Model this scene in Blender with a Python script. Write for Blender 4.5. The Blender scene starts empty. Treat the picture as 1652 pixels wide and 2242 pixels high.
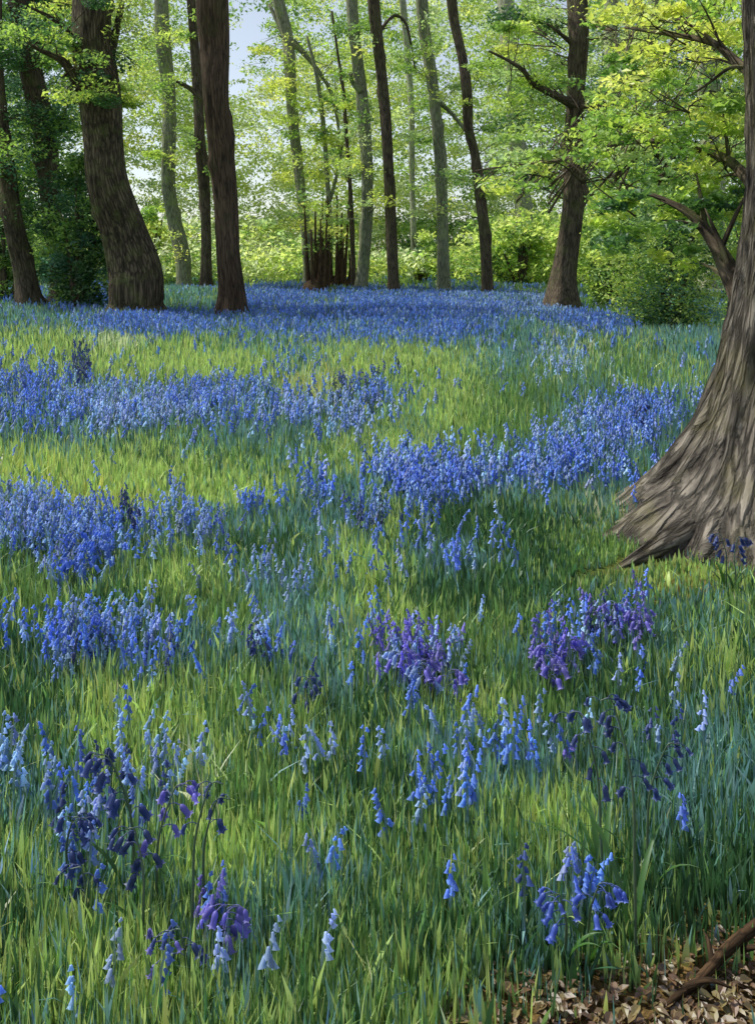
import bpy, math, random
import numpy as np
from math import radians, sin, cos, pi

rng = np.random.default_rng(11)
random.seed(5)
sc = bpy.context.scene
COL = bpy.context.collection

# ------------------------------------------------------------------ survey units
# positions were measured on a 1652 x 2241 sheet; eye 1.5 m above the ground, horizon on row 545
F, CX, HY, EYE = 1941.0, 826.0, 545.0, 1.5

def P(x, y, d):                       # measured bearing + distance -> point in metres
    return np.array(((x - CX) / F * d, d, EYE + (HY - y) / F * d))

def gz(x, y):                         # gentle lie of the land
    x = np.asarray(x, float); y = np.asarray(y, float)
    a = np.clip((y - 5.0) / 8.0, 0, 1)
    return a * (0.07 * np.sin(x * 0.45 + 1.0) * np.cos(y * 0.33) + 0.05 * np.sin(x * 0.9 + y * 0.7)) \
        + 0.015 * np.sin(x * 2.3 + 0.4) * np.sin(y * 1.9)

def dist(y):                          # distance of a ground point seen on row y
    return F * EYE / (y - HY)

def lin(c):
    c = np.asarray(c, float) / 255.0
    return np.where(c <= 0.04045, c / 12.92, ((c + 0.055) / 1.055) ** 2.4)

# ------------------------------------------------------------------ object helpers
def tag(o, label=None, cat=None, group=None, kind=None):
    if label: o['label'] = label
    if cat: o['category'] = cat
    if group: o['group'] = group
    if kind: o['kind'] = kind
    return o

def empty(name, loc, label, cat, group=None):
    o = bpy.data.objects.new(name, None)
    o.empty_display_size = 0.1
    COL.objects.link(o)
    o.location = loc
    return tag(o, label, cat, group)

class MB:
    def __init__(self):
        self.v, self.q, self.t, self.c, self.b, self.n = [], [], [], [], [], 0
    def add(self, v, quads=None, tris=None, c=None, b=None):
        v = np.asarray(v, float).reshape(-1, 3)
        if quads is not None and len(quads): self.q.append(np.asarray(quads, int).reshape(-1, 4) + self.n)
        if tris is not None and len(tris): self.t.append(np.asarray(tris, int).reshape(-1, 3) + self.n)
        self.v.append(v)
        if c is None: c = (0.5, 0.5, 0.5)
        c = np.asarray(c, float)
        self.c.append(np.broadcast_to(c, (len(v), 3)) if c.ndim == 1 else c)
        self.b.append(v * 0 if b is None else b)
        self.n += len(v)
    def build(self, name, mat, parent=None, smooth=True, bark=False):
        v = np.concatenate(self.v)
        if parent is not None: v = v - np.array(parent.location)
        q = np.concatenate(self.q) if self.q else np.zeros((0, 4), int)
        t = np.concatenate(self.t) if self.t else np.zeros((0, 3), int)
        me = bpy.data.meshes.new(name)
        me.vertices.add(len(v)); me.vertices.foreach_set('co', v.astype(np.float32).ravel())
        idx = np.concatenate((q.ravel(), t.ravel())).astype(np.int32)
        me.loops.add(len(idx)); me.loops.foreach_set('vertex_index', idx)
        ls = np.concatenate((np.arange(len(q)) * 4, len(q) * 4 + np.arange(len(t)) * 3)).astype(np.int32)
        me.polygons.add(len(ls)); me.polygons.foreach_set('loop_start', ls)
        me.update(calc_edges=True)
        me.polygons.foreach_set('use_smooth', np.full(len(ls), smooth))
        a = me.color_attributes.new('Col', 'FLOAT_COLOR', 'POINT')
        cc = np.ones((len(v), 4), np.float32); cc[:, :3] = np.clip(np.concatenate(self.c), 0, 1)
        a.data.foreach_set('color', cc.ravel())
        if bark:
            a = me.attributes.new('bark', 'FLOAT_VECTOR', 'POINT')
            a.data.foreach_set('vector', np.concatenate(self.b).astype(np.float32).ravel())
        me.materials.append(mat)
        o = bpy.data.objects.new(name, me)
        COL.objects.link(o)
        if parent is not None: o.parent = parent
        return o

# ------------------------------------------------------------------ materials
def new_mat(name):
    m = bpy.data.materials.new(name); m.use_nodes = True
    nt = m.node_tree; nt.nodes.clear()
    return m, nt, nt.nodes.new('ShaderNodeOutputMaterial')

def leaf_mat(name, trans=0.45, gloss=0.06, noise=14.0, amt=0.35, tr_gain=(1.25, 1.3, 0.85)):
    m, nt, out = new_mat(name)
    N, L = nt.nodes.new, nt.links.new
    at = N('ShaderNodeAttribute'); at.attribute_name = 'Col'
    tc = N('ShaderNodeTexCoord')
    nz = N('ShaderNodeTexNoise'); nz.inputs['Scale'].default_value = noise; nz.inputs['Detail'].default_value = 3
    L(tc.outputs['Object'], nz.inputs['Vector'])
    mr = N('ShaderNodeMapRange'); mr.inputs['To Min'].default_value = 1 - amt; mr.inputs['To Max'].default_value = 1 + amt
    L(nz.outputs['Fac'], mr.inputs['Value'])
    mu = N('ShaderNodeVectorMath'); mu.operation = 'SCALE'
    L(at.outputs['Color'], mu.inputs[0]); L(mr.outputs[0], mu.inputs['Scale'])
    tg = N('ShaderNodeVectorMath'); tg.operation = 'MULTIPLY'; tg.inputs[1].default_value = tr_gain
    L(mu.outputs[0], tg.inputs[0])
    di = N('ShaderNodeBsdfDiffuse'); tr = N('ShaderNodeBsdfTranslucent'); gl = N('ShaderNodeBsdfGlossy')
    gl.inputs['Roughness'].default_value = 0.5; gl.inputs['Color'].default_value = (0.8, 0.85, 0.9, 1)
    L(mu.outputs[0], di.inputs['Color']); L(tg.outputs[0], tr.inputs['Color'])
    m1 = N('ShaderNodeMixShader'); m1.inputs[0].default_value = trans
    L(di.outputs[0], m1.inputs[1]); L(tr.outputs[0], m1.inputs[2])
    m2 = N('ShaderNodeMixShader'); m2.inputs[0].default_value = gloss
    L(m1.outputs[0], m2.inputs[1]); L(gl.outputs[0], m2.inputs[2])
    L(m2.outputs[0], out.inputs[0])
    return m

def bark_mat(name, c1, c2, moss, moss_amt=0.3, sx=9.0, sz=1.6, bump=0.6, bdist=0.03):
    m, nt, out = new_mat(name)
    N, L = nt.nodes.new, nt.links.new
    at = N('ShaderNodeAttribute'); at.attribute_name = 'bark'
    mp = N('ShaderNodeVectorMath'); mp.operation = 'MULTIPLY'; mp.inputs[1].default_value = (sx, sx, sz)
    L(at.outputs['Vector'], mp.inputs[0])
    n1 = N('ShaderNodeTexNoise'); n1.inputs['Scale'].default_value = 1.0; n1.inputs['Detail'].default_value = 7
    n1.inputs['Roughness'].default_value = 0.65; n1.inputs['Distortion'].default_value = 0.5
    L(mp.outputs[0], n1.inputs['Vector'])
    vo = N('ShaderNodeTexVoronoi'); vo.inputs['Scale'].default_value = 1.4
    vo.feature = 'DISTANCE_TO_EDGE'
    wp = N('ShaderNodeVectorMath'); wp.operation = 'ADD'
    L(mp.outputs[0], wp.inputs[0]); L(n1.outputs['Color'], wp.inputs[1]); L(wp.outputs[0], vo.inputs['Vector'])
    r1 = N('ShaderNodeValToRGB')
    r1.color_ramp.elements[0].position = 0.32; r1.color_ramp.elements[0].color = (*lin(c1), 1)
    r1.color_ramp.elements[1].position = 0.68; r1.color_ramp.elements[1].color = (*lin(c2), 1)
    L(n1.outputs['Fac'], r1.inputs[0])
    vr = N('ShaderNodeMapRange'); vr.inputs['From Max'].default_value = 0.18; vr.inputs['To Min'].default_value = 0.45
    L(vo.outputs['Distance'], vr.inputs['Value'])
    cr = N('ShaderNodeVectorMath'); cr.operation = 'SCALE'
    L(r1.outputs[0], cr.inputs[0]); L(vr.outputs[0], cr.inputs['Scale'])
    tc = N('ShaderNodeTexCoord')
    n2 = N('ShaderNodeTexNoise'); n2.inputs['Scale'].default_value = 2.3; n2.inputs['Detail'].default_value = 8
    n2.inputs['Roughness'].default_value = 0.7
    L(tc.outputs['Object'], n2.inputs['Vector'])
    r2 = N('ShaderNodeMapRange'); r2.inputs['From Min'].default_value = 0.5; r2.inputs['From Max'].default_value = 0.66
    r2.inputs['To Max'].default_value = moss_amt
    L(n2.outputs['Fac'], r2.inputs['Value'])
    mx = N('ShaderNodeMix'); mx.data_type = 'RGBA'; mx.inputs['B'].default_value = (*lin(moss), 1)
    L(r2.outputs[0], mx.inputs['Factor']); L(cr.outputs[0], mx.inputs['A'])
    bs = N('ShaderNodeBsdfPrincipled'); bs.inputs['Roughness'].default_value = 0.9
    bs.inputs['Specular IOR Level'].default_value = 0.2
    L(mx.outputs['Result'], bs.inputs['Base Color'])
    hh = N('ShaderNodeMath'); hh.operation = 'MULTIPLY_ADD'; hh.inputs[1].default_value = 1.0
    L(vr.outputs[0], hh.inputs[0]); L(n1.outputs['Fac'], hh.inputs[2])
    bp = N('ShaderNodeBump'); bp.inputs['Strength'].default_value = bump; bp.inputs['Distance'].default_value = bdist
    L(hh.outputs[0], bp.inputs['Height']); L(bp.outputs[0], bs.inputs['Normal'])
    L(bs.outputs[0], out.inputs[0])
    return m

M_blade = leaf_mat('grass_blade', 0.38, 0.04, 3.0, 0.2, (1.1, 1.15, 0.95))
M_bell = leaf_mat('bluebell_petal', 0.42, 0.05, 20.0, 0.2, (1.1, 1.1, 1.25))
M_leaf = leaf_mat('spring_leaf', 0.5, 0.05, 1.2, 0.3)
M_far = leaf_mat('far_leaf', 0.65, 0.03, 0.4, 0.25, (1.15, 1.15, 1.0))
M_stem = leaf_mat('green_stem', 0.15, 0.08, 30.0, 0.3)
BK_dark = bark_mat('bark_dark', (56, 49, 41), (122, 108, 90), (100, 112, 58), 0.45, 14.0, 2.4)
BK_oak = bark_mat('bark_old', (54, 47, 38), (132, 118, 94), (116, 126, 70), 0.6, 11.0, 1.9, 1.0, 0.06)
BK_red = bark_mat('bark_brown', (52, 42, 34), (118, 98, 80), (92, 96, 58), 0.25, 16.0, 1.5)
BK_cop = bark_mat('bark_coppice', (64, 50, 38), (116, 94, 70), (120, 116, 60), 0.3, 16, 3)
BK_grey = bark_mat('bark_grey', (116, 120, 98), (168, 170, 142), (150, 168, 98), 0.7, 13, 2.4)  # grey bark, lightened further to paint in distance haze
BK_far = bark_mat('bark_far', (146, 150, 126), (186, 188, 160), (166, 182, 122), 0.7, 10, 2.2)  # far trunks: distance haze painted in as paler bark
BK_big = bark_mat('bark_root', (40, 34, 30), (158, 150, 138), (120, 116, 66), 0.4, 19.0, 2.3, 1.0, 0.05)
BK_stick = bark_mat('bark_stick', (44, 34, 24), (92, 70, 48), (80, 84, 44), 0.3, 60, 14, 0.5, 0.003)

# ground: woodland floor, moss and earth
def ground_mat():
    m, nt, out = new_mat('woodland_floor')
    N, L = nt.nodes.new, nt.links.new
    tc = N('ShaderNodeTexCoord')
    n1 = N('ShaderNodeTexNoise'); n1.inputs['Scale'].default_value = 0.8; n1.inputs['Detail'].default_value = 8
    n2 = N('ShaderNodeTexNoise'); n2.inputs['Scale'].default_value = 38; n2.inputs['Detail'].default_value = 6
    for n in (n1, n2): L(tc.outputs['Object'], n.inputs['Vector'])
    at = N('ShaderNodeAttribute'); at.attribute_name = 'Col'
    r1 = N('ShaderNodeValToRGB')
    r1.color_ramp.elements[0].position = 0.35; r1.color_ramp.elements[0].color = (*lin((36, 48, 22)), 1)
    r1.color_ramp.elements[1].position = 0.65; r1.color_ramp.elements[1].color = (*lin((96, 122, 48)), 1)
    L(n1.outputs['Fac'], r1.inputs[0])
    r2 = N('ShaderNodeValToRGB')
    r2.color_ramp.elements[0].position = 0.3; r2.color_ramp.elements[0].color = (*lin((78, 62, 38)), 1)
    r2.color_ramp.elements[1].position = 0.7; r2.color_ramp.elements[1].color = (*lin((136, 112, 68)), 1)
    L(n2.outputs['Fac'], r2.inputs[0])
    sx = N('ShaderNodeSeparateColor'); L(at.outputs['Color'], sx.inputs[0])
    ad = N('ShaderNodeMath'); ad.operation = 'MULTIPLY_ADD'; ad.inputs[1].default_value = 1.6; ad.use_clamp = True
    sb = N('ShaderNodeMath'); sb.operation = 'SUBTRACT'; sb.inputs[1].default_value = 0.55
    L(n2.outputs['Fac'], sb.inputs[0]); L(sx.outputs[0], ad.inputs[0]); L(sb.outputs[0], ad.inputs[2])
    mx = N('ShaderNodeMix'); mx.data_type = 'RGBA'
    L(ad.outputs[0], mx.inputs['Factor']); L(r1.outputs[0], mx.inputs['A']); L(r2.outputs[0], mx.inputs['B'])
    bs = N('ShaderNodeBsdfPrincipled'); bs.inputs['Roughness'].default_value = 0.95
    bs.inputs['Specular IOR Level'].default_value = 0.15
    L(mx.outputs['Result'], bs.inputs['Base Color'])
    bp = N('ShaderNodeBump'); bp.inputs['Strength'].default_value = 0.8; bp.inputs['Distance'].default_value = 0.03
    L(n2.outputs['Fac'], bp.inputs['Height']); L(bp.outputs[0], bs.inputs['Normal'])
    L(bs.outputs[0], out.inputs[0])
    return m

# ------------------------------------------------------------------ planting plan of the clearing, light bands and shade painted in
TY = 'GLYDTBPVNWO'
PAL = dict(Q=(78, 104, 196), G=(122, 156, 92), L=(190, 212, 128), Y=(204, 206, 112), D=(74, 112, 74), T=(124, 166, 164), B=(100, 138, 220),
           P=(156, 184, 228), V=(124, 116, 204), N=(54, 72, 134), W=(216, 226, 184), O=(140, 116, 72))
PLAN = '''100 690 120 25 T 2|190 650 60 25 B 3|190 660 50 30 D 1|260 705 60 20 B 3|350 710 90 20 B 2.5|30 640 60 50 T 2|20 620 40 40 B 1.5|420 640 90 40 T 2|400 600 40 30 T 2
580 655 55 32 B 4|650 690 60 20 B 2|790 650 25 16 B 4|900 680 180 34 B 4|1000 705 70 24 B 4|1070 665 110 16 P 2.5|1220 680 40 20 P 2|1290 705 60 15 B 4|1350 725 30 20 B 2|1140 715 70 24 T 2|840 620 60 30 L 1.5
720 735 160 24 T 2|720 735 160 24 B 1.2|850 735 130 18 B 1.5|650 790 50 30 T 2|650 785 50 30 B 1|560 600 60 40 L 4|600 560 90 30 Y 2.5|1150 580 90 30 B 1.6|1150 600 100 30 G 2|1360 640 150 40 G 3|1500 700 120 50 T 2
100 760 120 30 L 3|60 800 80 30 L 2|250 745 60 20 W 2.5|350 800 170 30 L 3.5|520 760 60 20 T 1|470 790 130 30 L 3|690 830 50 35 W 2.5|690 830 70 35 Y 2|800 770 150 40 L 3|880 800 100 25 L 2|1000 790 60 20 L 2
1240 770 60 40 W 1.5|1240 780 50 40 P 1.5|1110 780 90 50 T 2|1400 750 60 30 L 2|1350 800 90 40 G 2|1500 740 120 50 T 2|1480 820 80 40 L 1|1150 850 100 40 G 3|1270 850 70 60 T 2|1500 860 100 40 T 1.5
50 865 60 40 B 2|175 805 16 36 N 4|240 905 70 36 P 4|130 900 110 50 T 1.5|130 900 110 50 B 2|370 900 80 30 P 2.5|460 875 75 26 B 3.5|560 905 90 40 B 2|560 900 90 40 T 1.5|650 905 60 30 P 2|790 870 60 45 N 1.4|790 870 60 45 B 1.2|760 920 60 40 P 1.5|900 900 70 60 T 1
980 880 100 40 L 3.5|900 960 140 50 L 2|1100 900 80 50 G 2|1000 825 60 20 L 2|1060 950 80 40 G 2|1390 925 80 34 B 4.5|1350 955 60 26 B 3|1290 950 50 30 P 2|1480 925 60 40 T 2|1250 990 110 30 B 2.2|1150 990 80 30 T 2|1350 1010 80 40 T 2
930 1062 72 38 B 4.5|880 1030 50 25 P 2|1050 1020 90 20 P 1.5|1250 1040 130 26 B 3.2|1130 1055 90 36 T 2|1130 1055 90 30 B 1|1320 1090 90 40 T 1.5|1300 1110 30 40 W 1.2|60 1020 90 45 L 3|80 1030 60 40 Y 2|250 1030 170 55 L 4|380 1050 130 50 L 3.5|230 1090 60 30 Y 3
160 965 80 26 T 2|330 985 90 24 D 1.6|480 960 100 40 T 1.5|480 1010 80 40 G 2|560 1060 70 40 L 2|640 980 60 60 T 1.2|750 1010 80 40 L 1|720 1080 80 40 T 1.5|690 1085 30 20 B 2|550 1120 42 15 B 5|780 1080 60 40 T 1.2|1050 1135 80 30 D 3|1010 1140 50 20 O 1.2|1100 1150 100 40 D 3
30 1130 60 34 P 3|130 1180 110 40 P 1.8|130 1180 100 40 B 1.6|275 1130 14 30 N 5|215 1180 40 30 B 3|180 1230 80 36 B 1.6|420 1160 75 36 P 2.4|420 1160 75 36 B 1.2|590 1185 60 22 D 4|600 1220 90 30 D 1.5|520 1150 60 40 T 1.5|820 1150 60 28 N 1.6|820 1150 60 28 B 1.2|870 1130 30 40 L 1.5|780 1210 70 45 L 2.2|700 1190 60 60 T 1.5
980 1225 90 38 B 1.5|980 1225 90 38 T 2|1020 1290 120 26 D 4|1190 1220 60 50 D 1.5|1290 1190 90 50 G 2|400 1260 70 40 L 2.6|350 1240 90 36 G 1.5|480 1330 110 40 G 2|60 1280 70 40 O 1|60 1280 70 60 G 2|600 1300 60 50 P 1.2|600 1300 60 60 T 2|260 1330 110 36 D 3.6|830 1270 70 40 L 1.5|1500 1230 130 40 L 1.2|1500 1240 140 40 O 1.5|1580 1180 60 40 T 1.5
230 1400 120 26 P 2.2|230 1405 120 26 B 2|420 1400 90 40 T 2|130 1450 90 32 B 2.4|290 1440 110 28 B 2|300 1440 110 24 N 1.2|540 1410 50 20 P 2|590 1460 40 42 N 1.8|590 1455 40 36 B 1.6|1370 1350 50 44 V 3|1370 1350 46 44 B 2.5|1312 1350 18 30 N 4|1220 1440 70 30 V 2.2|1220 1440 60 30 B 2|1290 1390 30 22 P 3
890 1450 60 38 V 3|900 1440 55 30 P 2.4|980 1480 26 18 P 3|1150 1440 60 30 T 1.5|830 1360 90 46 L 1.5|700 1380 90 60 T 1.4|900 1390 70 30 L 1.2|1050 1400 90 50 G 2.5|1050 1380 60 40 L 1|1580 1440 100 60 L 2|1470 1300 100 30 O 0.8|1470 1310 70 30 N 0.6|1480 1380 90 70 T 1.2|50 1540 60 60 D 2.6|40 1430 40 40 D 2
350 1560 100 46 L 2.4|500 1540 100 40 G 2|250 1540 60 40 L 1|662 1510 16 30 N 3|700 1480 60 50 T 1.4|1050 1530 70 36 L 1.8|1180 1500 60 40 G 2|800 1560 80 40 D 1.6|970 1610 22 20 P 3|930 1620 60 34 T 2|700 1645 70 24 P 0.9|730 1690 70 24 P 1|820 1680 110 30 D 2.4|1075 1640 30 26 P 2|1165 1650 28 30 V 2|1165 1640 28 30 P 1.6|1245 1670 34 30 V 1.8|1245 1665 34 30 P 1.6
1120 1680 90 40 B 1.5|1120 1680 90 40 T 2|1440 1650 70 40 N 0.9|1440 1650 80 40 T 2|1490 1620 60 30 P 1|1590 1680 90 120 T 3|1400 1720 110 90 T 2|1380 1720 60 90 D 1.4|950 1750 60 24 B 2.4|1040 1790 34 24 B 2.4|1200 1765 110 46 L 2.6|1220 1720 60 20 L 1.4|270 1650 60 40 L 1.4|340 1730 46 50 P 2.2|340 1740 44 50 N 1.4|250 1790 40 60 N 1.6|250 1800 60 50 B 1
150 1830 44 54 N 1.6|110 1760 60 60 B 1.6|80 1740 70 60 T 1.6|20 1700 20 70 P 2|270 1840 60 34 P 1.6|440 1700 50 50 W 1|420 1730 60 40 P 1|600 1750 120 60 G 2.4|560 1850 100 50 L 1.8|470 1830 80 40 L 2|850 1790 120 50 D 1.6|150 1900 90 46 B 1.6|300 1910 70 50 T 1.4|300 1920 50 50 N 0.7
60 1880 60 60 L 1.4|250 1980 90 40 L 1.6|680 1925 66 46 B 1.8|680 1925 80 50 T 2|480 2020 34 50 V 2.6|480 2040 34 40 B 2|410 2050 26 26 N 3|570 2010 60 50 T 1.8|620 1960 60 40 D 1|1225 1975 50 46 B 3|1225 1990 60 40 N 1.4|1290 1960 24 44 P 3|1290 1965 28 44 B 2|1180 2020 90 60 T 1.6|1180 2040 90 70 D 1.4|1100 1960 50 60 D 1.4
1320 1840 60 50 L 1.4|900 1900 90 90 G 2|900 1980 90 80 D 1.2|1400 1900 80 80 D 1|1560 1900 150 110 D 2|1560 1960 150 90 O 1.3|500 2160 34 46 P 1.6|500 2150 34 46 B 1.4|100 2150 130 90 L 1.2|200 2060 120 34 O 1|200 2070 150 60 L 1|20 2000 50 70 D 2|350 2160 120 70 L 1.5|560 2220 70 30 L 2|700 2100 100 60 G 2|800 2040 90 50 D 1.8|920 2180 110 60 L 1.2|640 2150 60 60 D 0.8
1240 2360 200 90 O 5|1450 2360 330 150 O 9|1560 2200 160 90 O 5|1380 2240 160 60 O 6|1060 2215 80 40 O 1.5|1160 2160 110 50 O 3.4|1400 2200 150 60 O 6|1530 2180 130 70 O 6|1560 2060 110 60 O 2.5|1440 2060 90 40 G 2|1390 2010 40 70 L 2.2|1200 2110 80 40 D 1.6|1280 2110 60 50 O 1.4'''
plan = []  # patches also paint in light bands and the lower-right vignette
for row in PLAN.replace('\n', '|').split('|'):
    a = row.split()
    if a: plan.append((float(a[0]), float(a[1]), float(a[2]), float(a[3]), TY.index(a[4]), float(a[5])))

def smooth_noise(x, y, s, seed):
    r = np.random.default_rng(seed); o = 0
    for k in range(7):
        a = r.uniform(0, 2 * pi); f = r.uniform(0.5, 1.8) / s; ph = r.uniform(0, 6.3)
        o = o + np.sin((x * cos(a) + y * sin(a)) * f + ph)
    return o / 2.6

def weights(px, py, wx, wy):          # colour mix at (wx, wy): plant kinds plus painted-in light bands and shade
    W = np.zeros((len(px), len(TY)))
    W[:, TY.index('G')] = 0.75; W[:, TY.index('L')] = 0.30; W[:, TY.index('T')] = 0.32; W[:, TY.index('D')] = 0.30
    W[:, TY.index('B')] = np.interp(py, [650, 900, 1700], [.11, .09, .04]); W[:, TY.index('W')] = 0.04; W[:, TY.index('P')] = np.interp(py, [650, 900, 1700], [.06, .05, .02])
    low = np.clip((py - 1350) / 500, 0, 1)  # shade of the near ground put into the plant colours
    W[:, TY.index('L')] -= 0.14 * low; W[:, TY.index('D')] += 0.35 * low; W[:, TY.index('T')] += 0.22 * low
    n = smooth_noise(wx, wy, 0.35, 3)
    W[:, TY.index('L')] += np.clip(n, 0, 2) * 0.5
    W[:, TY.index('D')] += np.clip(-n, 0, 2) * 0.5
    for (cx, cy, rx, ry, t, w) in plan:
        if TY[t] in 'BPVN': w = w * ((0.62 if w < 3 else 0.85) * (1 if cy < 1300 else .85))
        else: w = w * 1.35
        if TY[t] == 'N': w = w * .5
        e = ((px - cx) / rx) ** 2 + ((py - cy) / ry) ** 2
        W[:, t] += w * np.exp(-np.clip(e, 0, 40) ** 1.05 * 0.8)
    out = np.abs(px - CX) > 900           # beyond the surveyed strip: drifts of the same kind
    n2 = smooth_noise(wx, wy, 0.9, 9)
    W[:, TY.index('B')] += np.where(out, np.clip(n2, 0, 2) * 1.4, 0)
    W[:, TY.index('L')] += np.where(out, np.clip(-n2, 0, 2) * 1.2, 0)
    return W

def pick(W):
    c = np.cumsum(W, 1); c /= c[:, -1:]
    return (rng.random(len(W))[:, None] > c).sum(1).clip(0, len(TY) - 1)

# ------------------------------------------------------------------ ground sheet
def ground():
    xs = np.unique(np.concatenate((np.linspace(-400, -40, 10), np.linspace(-40, -8, 60), np.linspace(-8, 8, 320), np.linspace(8, 40, 60), np.linspace(40, 400, 10))))
    ys = np.unique(np.concatenate((np.linspace(-30, 0.5, 12), np.linspace(0.5, 8, 220), np.linspace(8, 60, 160), np.linspace(60, 600, 20))))
    X, Y = np.meshgrid(xs, ys); Z = gz(X, Y)
    v = np.stack((X, Y, Z), -1).reshape(-1, 3)
    nx, ny = len(xs), len(ys)
    i = np.arange(nx * ny).reshape(ny, nx)
    q = np.stack((i[:-1, :-1], i[:-1, 1:], i[1:, 1:], i[1:, :-1]), -1).reshape(-1, 4)
    yy = np.maximum(v[:, 1], 0.8)
    px = CX + v[:, 0] / yy * F; py = HY + (EYE - v[:, 2]) / yy * F
    W = weights(px, py, v[:, 0], v[:, 1])
    o = W[:, TY.index('O')] / W.sum(1)
    b = MB(); b.add(v, q, c=np.stack((o, o, o), 1))
    tag(b.build('ground', ground_mat()), 'woodland floor of moss, grass and brown earth', kind='structure')
ground()

# ------------------------------------------------------------------ grass and leaves of the ground flora
HW = 0.62
def sample_ground(n, d0, d1, pw=0.6):
    u = rng.random(n); k = 1 - pw
    d = (d0 ** k + u * (d1 ** k - d0 ** k)) ** (1 / k)
    x = rng.uniform(-1, 1, n) * (HW * d + 0.3)
    return x, d

def blocked(x, y):
    r = np.hypot(x - 2.2, y - 4.9)
    t = np.clip(((x - 2.2) * -1.13 + (y - 4.9) * -.8) / (1.13 ** 2 + .8 ** 2), 0, 1.15)
    s = np.hypot(x - 2.2 + 1.13 * t, y - 4.9 + .8 * t)
    near = (s < 0.13 - .07 * t)
    return (r < 0.55) | near

def build_flora():
    gb, fb = MB(), MB()
    X, Y = [], []
    for (n, a, b_, pw) in ((330000, 1.25, 34, 0.75), (90000, 1.25, 5.5, 0.3), (36000, 30, 62, 0.0)):
        x, y = sample_ground(n, a, b_, pw); X.append(x); Y.append(y)
    x = np.concatenate(X); y = np.concatenate(Y)
    k = ~blocked(x, y); x = x[k]; y = y[k]
    z = gz(x, y)
    hgt = rng.uniform(0.13, 0.30, len(x)) * np.interp(y, [1.3, 3, 7, 14], [.50, .58, .72, .85]) * (1 + 0.18 * smooth_noise(x, y, 0.5, 21))
    tt = np.clip(((x - 2.2) * -1.13 + (y - 4.9) * -.8) / (1.13 ** 2 + .8 ** 2), 0, 1.1)
    ds = np.hypot(x - 2.2 + 1.13 * tt, y - 4.9 + .8 * tt)
    hf = np.clip((ds - 0.1) / 0.9, 0.42, 1)          # short, grazed-looking turf round the roots
    hf = np.where((x > 0.7) & (y < 4.8), hf, np.maximum(hf, .8))
    hgt = hgt * hf
    px = CX + x / y * F
    py = HY + (EYE - z - hgt * 0.62) / y * F
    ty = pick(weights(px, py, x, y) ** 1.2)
    O = TY.index('O')
    Wf = weights(CX + x / y * F, HY + (EYE - z) / y * F, x, y); of = Wf[:, O] / Wf.sum(1)
    keep = ~((ty == O) & (rng.random(len(x)) < 0.80)) & (rng.random(len(x)) > of * .93)
    hgt = hgt * (1 - .5 * of)
    x, y, z, hgt, ty = x[keep], y[keep], z[keep], hgt[keep], ty[keep]
    sw = (ty == TY.index('B')) & (rng.random(len(x)) < .2); ty = np.where(sw, TY.index('P'), ty)
    isf = np.isin(ty, [TY.index(c) for c in 'BPVN'])
    fl = isf & (hgt > .1) & (rng.random(len(x)) < np.interp(y, [1.3, 4, 9, 20], [0.07, 0.20, 0.38, 0.52]))
    pal = np.array([lin(PAL[c]) for c in TY])
    # ---- blades
    g = ~fl
    gx, gy, gzz, gh, gt = x[g], y[g], z[g], hgt[g], ty[g]
    n = len(gx)
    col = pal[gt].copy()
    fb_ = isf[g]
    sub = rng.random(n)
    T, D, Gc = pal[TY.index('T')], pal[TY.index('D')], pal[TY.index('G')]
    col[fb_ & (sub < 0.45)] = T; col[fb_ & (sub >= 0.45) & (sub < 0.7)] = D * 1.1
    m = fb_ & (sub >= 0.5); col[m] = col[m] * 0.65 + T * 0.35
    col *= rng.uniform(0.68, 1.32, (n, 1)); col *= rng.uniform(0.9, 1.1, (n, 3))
    w = (0.0028 + 0.0011 * gy) * rng.uniform(0.6, 1.5, n); w = np.minimum(w, 0.045)
    wide = rng.random(n) < 0.20; w = np.where(wide & (gy < 6), w * 2.3, w)
    gh = np.where(gt == O, gh * 0.45, gh) * rng.uniform(0.7, 1.15, n)
    az = rng.uniform(0, 2 * pi, n); ln = np.abs(rng.normal(0, 0.16, n)) + 0.03
    fall = rng.random(n) < 0.05; ln = np.where(fall, ln + rng.uniform(0.3, 0.9, n), ln)
    ta = rng.uniform(-0.9, 0.9, n)                     # blade plane
    wx, wy = np.cos(ta) * w, np.sin(ta) * w
    dx, dy = np.cos(az) * ln * gh, np.sin(az) * ln * gh
    V = np.zeros((n, 7, 3))
    for j, (t, ww) in enumerate(((0, 0.75), (0.36, 1.0), (0.72, 0.7))):
        bx, by = gx + dx * t ** 1.8, gy + dy * t ** 1.8
        bz = gzz - 0.01 + gh * (t - 0.18 * t ** 3 * np.minimum(ln * 3, 1))
        V[:, 2 * j] = np.stack((bx - wx * ww / 2, by - wy * ww / 2, bz), 1)
        V[:, 2 * j + 1] = np.stack((bx + wx * ww / 2, by + wy * ww / 2, bz), 1)
    V[:, 6] = np.stack((gx + dx, gy + dy, gzz + gh * (1 - 0.22 * np.minimum(ln * 3, 1))), 1)
    base = np.arange(n)[:, None] * 7
    q = np.concatenate((base + [0, 1, 3, 2], base + [2, 3, 5, 4]), 0); t = base + [4, 5, 6]
    gb.add(V.reshape(-1, 3), q, t, c=np.repeat(col, 7, 0))
    tag(gb.build('grass', M_blade), 'long spring grass and bluebell leaves covering the clearing', 'grass', kind='stuff')
    # ---- massed bluebells
    x, y, z, hgt, ty = x[fl], y[fl], z[fl], hgt[fl], ty[fl]
    fcol = pal[ty] * rng.uniform(0.7, 1.35, (len(x), 1)) * rng.uniform(0.9, 1.1, (len(x), 3))
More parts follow.
